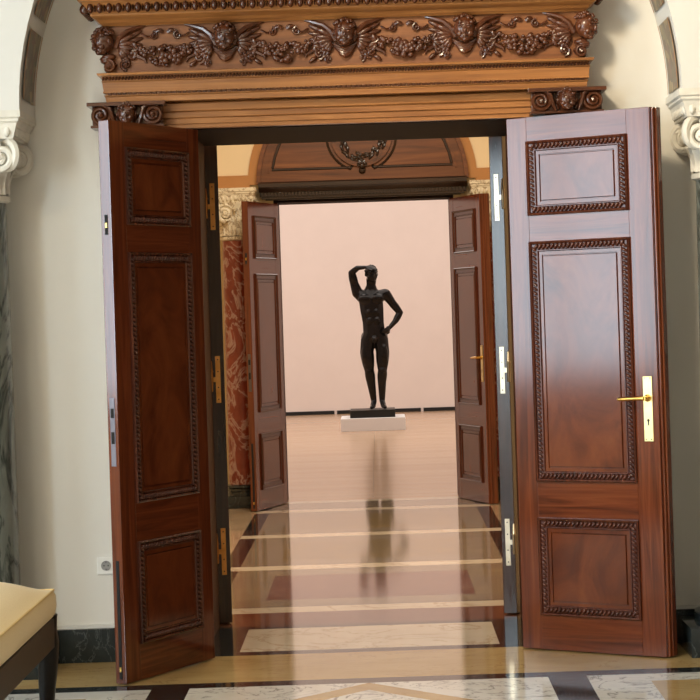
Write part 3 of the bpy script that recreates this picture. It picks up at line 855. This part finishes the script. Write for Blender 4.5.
m.entab([(2.550, 0.02, -0.03), (2.550, 0.105, 0.0), (2.575, 0.13, 0.0), (2.59, 0.14, 0.0), (2.62, 0.14, 0.0), (2.632, 0.12, 0.0), (2.632, 0.02, 0.0)], 0.85, 0)
m.build('overdoor_cornice', M['lunette_dark'], ls)
m = MB(); m.box(-0.845, 0.845, -0.075, 0, 2.515, 2.550)
for i in range(60):
    x = -0.84 + 1.68 * (i + 0.5) / 60; m.box(x - 0.009, x + 0.009, -0.10, -0.07, 2.518, 2.550)
m.build('dentil_moulding', M['lunette_dark'], ls)
# painted archivolt and string course on the far wall
m = MB()
ringarc(m, LR + 0.004, LR + 0.075, YF - 0.003, YF - 0.03, 0, PI, LZ)
for s in (-1, 1):
    a, b = sorted((s * (LR + 0.06), s * MX)); m.box(a, b, YF - 0.027, YF - 0.002, 2.582, 2.70)
struct(m.build('trim_4', M['ochre_band']))

# ------------------------------------------------------------------ wall socket
ws = empty('wall_socket', (-1.183, 0, 0.437), 0, 'white wall socket on the cream wall above the dark marble skirting', 'socket')
m = MB(); m.box(-0.041, 0.041, -0.011, -0.0005, -0.041, 0.041, 0.004)
m.build('cover_plate', M['plastic'], ws)
m = MB(); m.lathe([(0.0225, 0.0), (0.0225, 0.004), (0.0200, 0.004), (0.0195, 0.001), (0.0, 0.001)], seg=32, caps=False)
for v in m.bm.verts: v.co = Vector((v.co.x, -0.0105 - v.co.z, v.co.y))
so = m.build('socket_well', M['plastic_grey'], ws, True)
for dx in (-0.0095, 0.0095):
    m = MB(); m.ball((dx, -0.0118, 0), (0.003, 0.001, 0.003), 2); m.build('pin_hole', M['hole'], so)
for dz in (-0.017, 0.017):
    m = MB(); m.box(-0.003, 0.003, -0.014, -0.0115, dz - 0.003, dz + 0.003); m.build('earth_clip', M['steel'], so)

# ------------------------------------------------------------------ upholstered bench
bx0, bx1, by0, by1 = -1.82, -1.232, -2.75, -1.255
bn = empty('upholstered_bench', ((bx0 + bx1) / 2, (by0 + by1) / 2, 0), 0, 'dark wooden bench with pale yellow cushioned seat at the bottom left', 'bench')
hx, hy = (bx1 - bx0) / 2, (by1 - by0) / 2
Z0, Z1 = 0.385, 0.493
m = MB(); NX_, NY_ = 18, 30
def cz(u, v): return Z1 + 0.085 * (1 - abs(u) ** 2.4) * (1 - abs(v) ** 5.5) ** 0.8
rows = []
for i in range(NX_ + 1):
    u = -1 + 2 * i / NX_
    rows.append([(u * hx, (-1 + 2 * j / NY_) * hy, cz(u, -1 + 2 * j / NY_)) for j in range(NY_ + 1)])
m.grid(rows)
def edge_pt(k, bul, z):
    per = [(-1, -1), (1, -1), (1, 1), (-1, 1)]
    a, b = per[k // 12], per[(k // 12 + 1) % 4]; t = (k % 12) / 12
    x, y = a[0] + (b[0] - a[0]) * t, a[1] + (b[1] - a[1]) * t
    return (x * (hx + bul), y * (hy + bul), z)
m.grid([[edge_pt(kq, bul, z) for kq in range(48)] for (bul, z) in ((0, Z1), (0.010, Z1 - 0.02), (0.012, Z1 - 0.06), (0.006, Z0 + 0.01), (-0.004, Z0))], close_v=True)
cu = m.build('cushion', M['cushion'], bn, True, sharp=60)
m = MB()
ring = [edge_pt(kq, 0.003, Z1) for kq in range(48)]
m.tube(ring + [ring[0]], 0.005, 6)
m.build('piping', M['piping'], cu, True)
m = MB()
ex_, ey_ = hx + 0.010, hy + 0.010
for (a, b, c, d) in ((-ex_, ex_, -ey_, -hy + 0.035), (-ex_, ex_, hy - 0.035, ey_), (-ex_, -hx + 0.035, -ey_, ey_), (hx - 0.035, ex_, -ey_, ey_)):
    m.box(a, b, c, d, 0.275, Z0 + 0.002, 0.004)
m.box(-hx, hx, -hy, hy, Z0 - 0.02, Z0 - 0.002)
m.build('apron', M['chair_wood'], bn)
for sx in (-1, 1):
    for sy in (-1, 1):
        m = MB(); X0, Y0 = sx * (hx - 0.020), sy * (hy - 0.022)
        prof = [(0.398, 0.026, 0.012), (0.385, 0.030, 0.006), (0.34, 0.032, 0.002), (0.29, 0.038, 0.003), (0.245, 0.038, 0.0), (0.19, 0.038, -0.004), (0.12, 0.033, -0.008), (0.06, 0.029, -0.010), (0.025, 0.029, -0.004), (0.0, 0.031, -0.002)]
        rows = []
        for (z, r, off) in prof:
            cx, cy = X0 + sx * off, Y0 + sy * off
            rows.append([(cx + r * math.copysign(abs(math.cos(a)) ** 0.6, math.cos(a)), cy + r * math.copysign(abs(math.sin(a)) ** 0.6, math.sin(a)), z) for a in [2 * PI * q / 16 for q in range(16)]])
        vv = m.grid(rows, close_v=True); m.cap(vv[0]); m.cap(vv[-1])
        lg = m.build('leg', M['chair_wood'], bn, True)
        m = MB(); m.ball((X0 + sx * 0.022, Y0, 0.335), (0.010, 0.02, 0.03), 2); m.ball((X0, Y0 + sy * 0.022, 0.335), (0.02, 0.010, 0.03), 2)
        m.build('carved_knee', M['chair_wood'], lg, True)

# ------------------------------------------------------------------ statue
PY = 17.70
pl = MB(); pl.box(-0.42, 0.42, 0, 0.84, 0.0, 0.165, 0.004)
o = pl.build('plinth', M['plinth'], None, loc=(-0.017, PY, 0)); tag(o, 'low white plinth under the bronze statue', 'plinth')
st = empty('statue', (-0.020, PY + 0.42, 0.165), 0, 'dark bronze statue of a standing nude man with one raised arm', 'statue')
m = MB(); m.box(-0.295, 0.295, -0.30, 0.30, 0, 0.10, 0.008)
m.build('statue_base', M['bronze_base'], st)
J = {
 'pelvis': ((0.0, 0.0, 0.98), (0.142, 0.108)), 'waist': ((-0.008, 0.0, 1.12), (0.136, 0.098)), 'ribs': ((-0.02, 0.0, 1.28), (0.150, 0.110)),
 'chest': ((-0.03, 0.0, 1.42), (0.155, 0.115)), 'collar': ((-0.025, 0.0, 1.53), (0.085, 0.075)), 'neck': ((-0.02, -0.01, 1.60), 0.058), 'skull0': ((-0.015, -0.02, 1.67), 0.066),
 'shL': ((-0.185, 0.0, 1.50), 0.074), 'upL': ((-0.225, -0.02, 1.63), 0.055), 'elL': ((-0.250, -0.06, 1.77), 0.045), 'foL': ((-0.180, -0.13, 1.825), 0.040), 'wrL': ((-0.090, -0.165, 1.83), 0.029),
 'shR': ((0.145, 0.0, 1.49), 0.072), 'upR': ((0.225, 0.02, 1.37), 0.055), 'elR': ((0.320, 0.03, 1.235), 0.043), 'foR': ((0.265, 0.0, 1.13), 0.040), 'wrR': ((0.190, -0.035, 1.045), 0.029),
 'hipL': ((-0.078, 0.0, 0.90), (0.094, 0.10)), 'thL': ((-0.098, -0.01, 0.74), (0.088, 0.092)), 'knL': ((-0.075, -0.015, 0.50), 0.060), 'caL': ((-0.060, 0.015, 0.36), 0.058), 'anL': ((-0.030, 0.02, 0.10), 0.037), 'ftL': ((-0.045, -0.06, 0.040), 0.036), 'toL': ((-0.060, -0.145, 0.026), 0.026),
 'hipR': ((0.078, 0.0, 0.90), (0.094, 0.10)), 'thR': ((0.094, -0.03, 0.74), (0.086, 0.090)), 'knR': ((0.085, -0.055, 0.50), 0.058), 'caR': ((0.075, -0.01, 0.36), 0.056), 'anR': ((0.070, 0.02, 0.10), 0.036), 'ftR': ((0.085, -0.06, 0.040), 0.036), 'toR': ((0.102, -0.145, 0.026), 0.026),
}
Lk = [('pelvis', 'waist'), ('waist', 'ribs'), ('ribs', 'chest'), ('chest', 'collar'), ('collar', 'neck'), ('neck', 'skull0'),
      ('chest', 'shL'), ('shL', 'upL'), ('upL', 'elL'), ('elL', 'foL'), ('foL', 'wrL'), ('chest', 'shR'), ('shR', 'upR'), ('upR', 'elR'), ('elR', 'foR'), ('foR', 'wrR'),
      ('pelvis', 'hipL'), ('hipL', 'thL'), ('thL', 'knL'), ('knL', 'caL'), ('caL', 'anL'), ('anL', 'ftL'), ('ftL', 'toL'),
      ('pelvis', 'hipR'), ('hipR', 'thR'), ('thR', 'knR'), ('knR', 'caR'), ('caR', 'anR'), ('anR', 'ftR'), ('ftR', 'toR')]
def statue_body():
    mb = MB()
    for (a, b) in Lk:
        (pa, ra), (pb, rb) = J[a], J[b]
        pa, pb = Vector(pa), Vector(pb)
        ra = ra if hasattr(ra, '__len__') else (ra, ra); rb = rb if hasattr(rb, '__len__') else (rb, rb)
        n = max(4, int((pb - pa).length / 0.012))
        for i in range(n + 1):
            t = i / n; rx, ry = ra[0] + (rb[0] - ra[0]) * t, ra[1] + (rb[1] - ra[1]) * t
            bulge = 1.0 + 0.10 * math.sin(PI * t) * (1 if a[:2] in ('th', 'kn', 'up', 'el') else 0)
            mb.ball(pa.lerp(pb, t), (rx * bulge, ry * bulge, min(rx, ry) * 0.85), 2)
    # muscles
    for (p, r) in (((-0.105, -0.085, 1.425), (0.082, 0.045, 0.062)), ((0.050, -0.085, 1.425), (0.082, 0.045, 0.062)),
                   ((-0.055, -0.085, 1.25), (0.042, 0.03, 0.05)), ((0.025, -0.085, 1.25), (0.042, 0.03, 0.05)), ((-0.045, -0.085, 1.14), (0.042, 0.025, 0.05)), ((0.035, -0.085, 1.14), (0.042, 0.025, 0.05)),
                   ((-0.08, 0.09, 0.93), (0.085, 0.07, 0.09)), ((0.08, 0.09, 0.93), (0.085, 0.07, 0.09)),
                   ((-0.115, -0.07, 0.70), (0.05, 0.04, 0.14)), ((0.11, -0.09, 0.70), (0.05, 0.04, 0.14)),
                   ((-0.060, 0.045, 0.38), (0.045, 0.045, 0.10)), ((0.078, 0.025, 0.38), (0.045, 0.045, 0.10)),
                   ((-0.076, -0.06, 0.50), (0.036, 0.028, 0.04)), ((0.086, -0.10, 0.50), (0.036, 0.028, 0.04)),
                   ((0.0, -0.105, 0.895), (0.035, 0.035, 0.05))):
        mb.ball(p, r, 3)
    # head with face, ears and short hair
    c = (-0.012, -0.035, 1.745); R_ = 0.088
    mt = Matrix.Rotation(math.radians(18), 3, 'Z')
    def put(p, rr, sub=2): mb.ball(Vector(c) + mt @ (Vector(p) * R_), tuple(k * R_ for k in rr), sub, mt)
    put((0, 0.10, 0.22), (0.86, 1.08, 1.0), 3); put((0, -0.28, -0.42), (0.70, 0.72, 0.82), 3); put((0, -0.80, -1.02), (0.26, 0.24, 0.20))
    for sx in (-1, 1):
        put((sx * 0.42, -0.66, -0.38), (0.26, 0.26, 0.26)); put((sx * 0.32, -0.86, 0.06), (0.18, 0.10, 0.08)); put((sx * 0.34, -0.90, 0.24), (0.26, 0.12, 0.08)); put((sx * 0.86, 0.05, -0.10), (0.10, 0.22, 0.30))
    put((0, -1.08, -0.20), (0.14, 0.22, 0.30)); put((0, -0.96, -0.62), (0.26, 0.12, 0.07)); put((0, -0.95, -0.74), (0.20, 0.12, 0.07))
    rn = random.Random(2)
    for i in range(60):
        th = rn.uniform(0, 2 * PI); ph = rn.uniform(0, 1.5)
        p = (0.84 * math.sin(ph) * math.cos(th), 0.15 + 1.02 * math.sin(ph) * math.sin(th), 0.25 + 0.98 * math.cos(ph))
        if p[1] < -0.55 and p[2] < 0.75: continue
        put(p, (rn.uniform(0.14, 0.22),) * 3, 1)
    # hands: palm, four fingers, thumb
    def hand(w, d, n, thumb_side, bend):
        w, d, n = Vector(w), Vector(d).normalized(), Vector(n).normalized(); sd = d.cross(n).normalized()
        rot = Matrix((sd, n, d)).transposed()
        mb.ball(w + d * 0.048, (0.042, 0.020, 0.056), 3, rot)
        for i, (off, L) in enumerate(((-0.030, 0.072), (-0.010, 0.085), (0.010, 0.080), (0.030, 0.062))):
            p0 = w + d * 0.075 + sd * off; pts = [p0]; dr_ = d.copy()
            for s_ in range(3):
                dr_ = (Matrix.Rotation(bend * (0.6 + 0.3 * s_), 3, sd) @ dr_).normalized(); pts.append(pts[-1] + dr_ * L * (0.45, 0.32, 0.25)[s_])
            mb.tube(pts, [0.011, 0.010, 0.009, 0.006], 8)
        t0 = w + d * 0.028 + sd * thumb_side * 0.030
        mb.tube([t0, t0 + sd * thumb_side * 0.022 + d * 0.018, t0 + sd * thumb_side * 0.028 + d * 0.045 + n * 0.008, t0 + sd * thumb_side * 0.022 + d * 0.064 + n * 0.012], [0.014, 0.012, 0.010, 0.006], 8)
    hand((-0.090, -0.165, 1.83), (1.0, 0.10, -0.08), (0.1, 0.5, -0.85), -1, 0.25)
    hand((0.190, -0.035, 1.045), (-0.42, -0.75, -0.35), (-0.80, 0.45, 0.0), 1, 0.30)
    o = mb.build('figure', M['bronze'], st, True, sharp=70)
    rm = o.modifiers.new('remesh', 'REMESH'); rm.mode = 'VOXEL'; rm.voxel_size = 0.0075; rm.use_smooth_shade = True
    sm = o.modifiers.new('smooth', 'SMOOTH'); sm.factor = 0.5; sm.iterations = 5
    dg = bpy.context.evaluated_depsgraph_get(); dg.update()
    me2 = bpy.data.meshes.new_from_object(o.evaluated_get(dg)); me2.name = 'figure'
    o.modifiers.clear(); o.data = me2
    for p in me2.polygons: p.use_smooth = True
    o.location = (0.055, 0, 0.098); o.scale = (1.08, 1.0, 1.02)
    return o
statue_body()

# ------------------------------------------------------------------ light
def area(name, loc, rot, sx, sy, power, col, spread=None):
    l = bpy.data.lights.new(name, 'AREA'); l.shape = 'RECTANGLE'; l.size = sx; l.size_y = sy; l.energy = power; l.color = col
    if spread: l.spread = spread
    o = bpy.data.objects.new(name, l); COL.objects.link(o); o.location = loc; o.rotation_euler = rot
    return o
for (y0, y1, z0, z1), pw in zip(WINS, (235, 620)):
    area('window_day_and_fill', (-NX - 0.32, (y0 + y1) / 2, (z0 + z1) / 2), (0, -PI / 2, 0), z1 - z0, y1 - y0, pw, (0.72, 0.88, 1.0))  # the second window's light is added fill, stronger than the first
area('warm_fill_light', (-4.2, -7.5, 5.3), (0, 0, 0), 0.9, 0.9, 200, (1.0, 0.86, 0.64))  # unseen light, placed as warm fill for wall and cornice
area('warm_fill_light', (-3.2, -10.0, 5.3), (0, 0, 0), 0.9, 0.9, 190, (1.0, 0.86, 0.64))  # second unseen light, added to raise the warm ambient on the left
sl = bpy.data.lights.new('right_side_fill_spot', 'SPOT'); sl.energy = 830; sl.color = (1.0, 0.82, 0.56); sl.shadow_soft_size = 0.38  # spot added to brighten the right leaf and the wall beside it
sl.spot_size = math.radians(36); sl.spot_blend = 0.6
so_ = bpy.data.objects.new('right_side_fill_spot', sl); COL.objects.link(so_); so_.location = (-1.05, -4.6, 5.0)
so_.rotation_euler = (Vector((1.45, 0, 2.15)) - Vector(so_.location)).to_track_quat('-Z', 'Y').to_euler()
area('middle_room_lamp', (0.0, 4.2, 4.5), (0, 0, 0), 1.6, 1.6, 185, (1.0, 0.88, 0.70))
area('gallery_fill_light', (-0.5, 17.0, 5.5), (0, 0, 0), 10, 8, 500, (1.0, 0.96, 0.935))  # unseen broad ceiling light, widened to brighten the gallery side walls

wd = bpy.data.worlds.new('sky'); SC.world = wd; wd.use_nodes = True
wd.node_tree.nodes['Background'].inputs['Color'].default_value = (0.75, 0.85, 1.0, 1)
wd.node_tree.nodes['Background'].inputs['Strength'].default_value = 0.6

# ------------------------------------------------------------------ camera
cd = bpy.data.cameras.new('camera'); cam = bpy.data.objects.new('camera', cd); COL.objects.link(cam)
cd.sensor_width = 36; cd.sensor_fit = 'HORIZONTAL'; cd.lens = 2100 / 700 * 36
cd.shift_x = -27.5 / 700; cd.shift_y = -39 / 700
cd.clip_end = 200
cam.matrix_world = Matrix.Translation((CAMX, CAMY, EYE)) @ Matrix.Rotation(PI / 2, 4, 'X') @ Matrix.Rotation(math.radians(-1.87), 4, 'Z')
SC.camera = cam
SC.view_settings.view_transform = 'Standard'; SC.view_settings.look = 'None'
SC.view_settings.exposure = 0.0; SC.view_settings.gamma = 1.0; SC.view_settings.use_curve_mapping = False
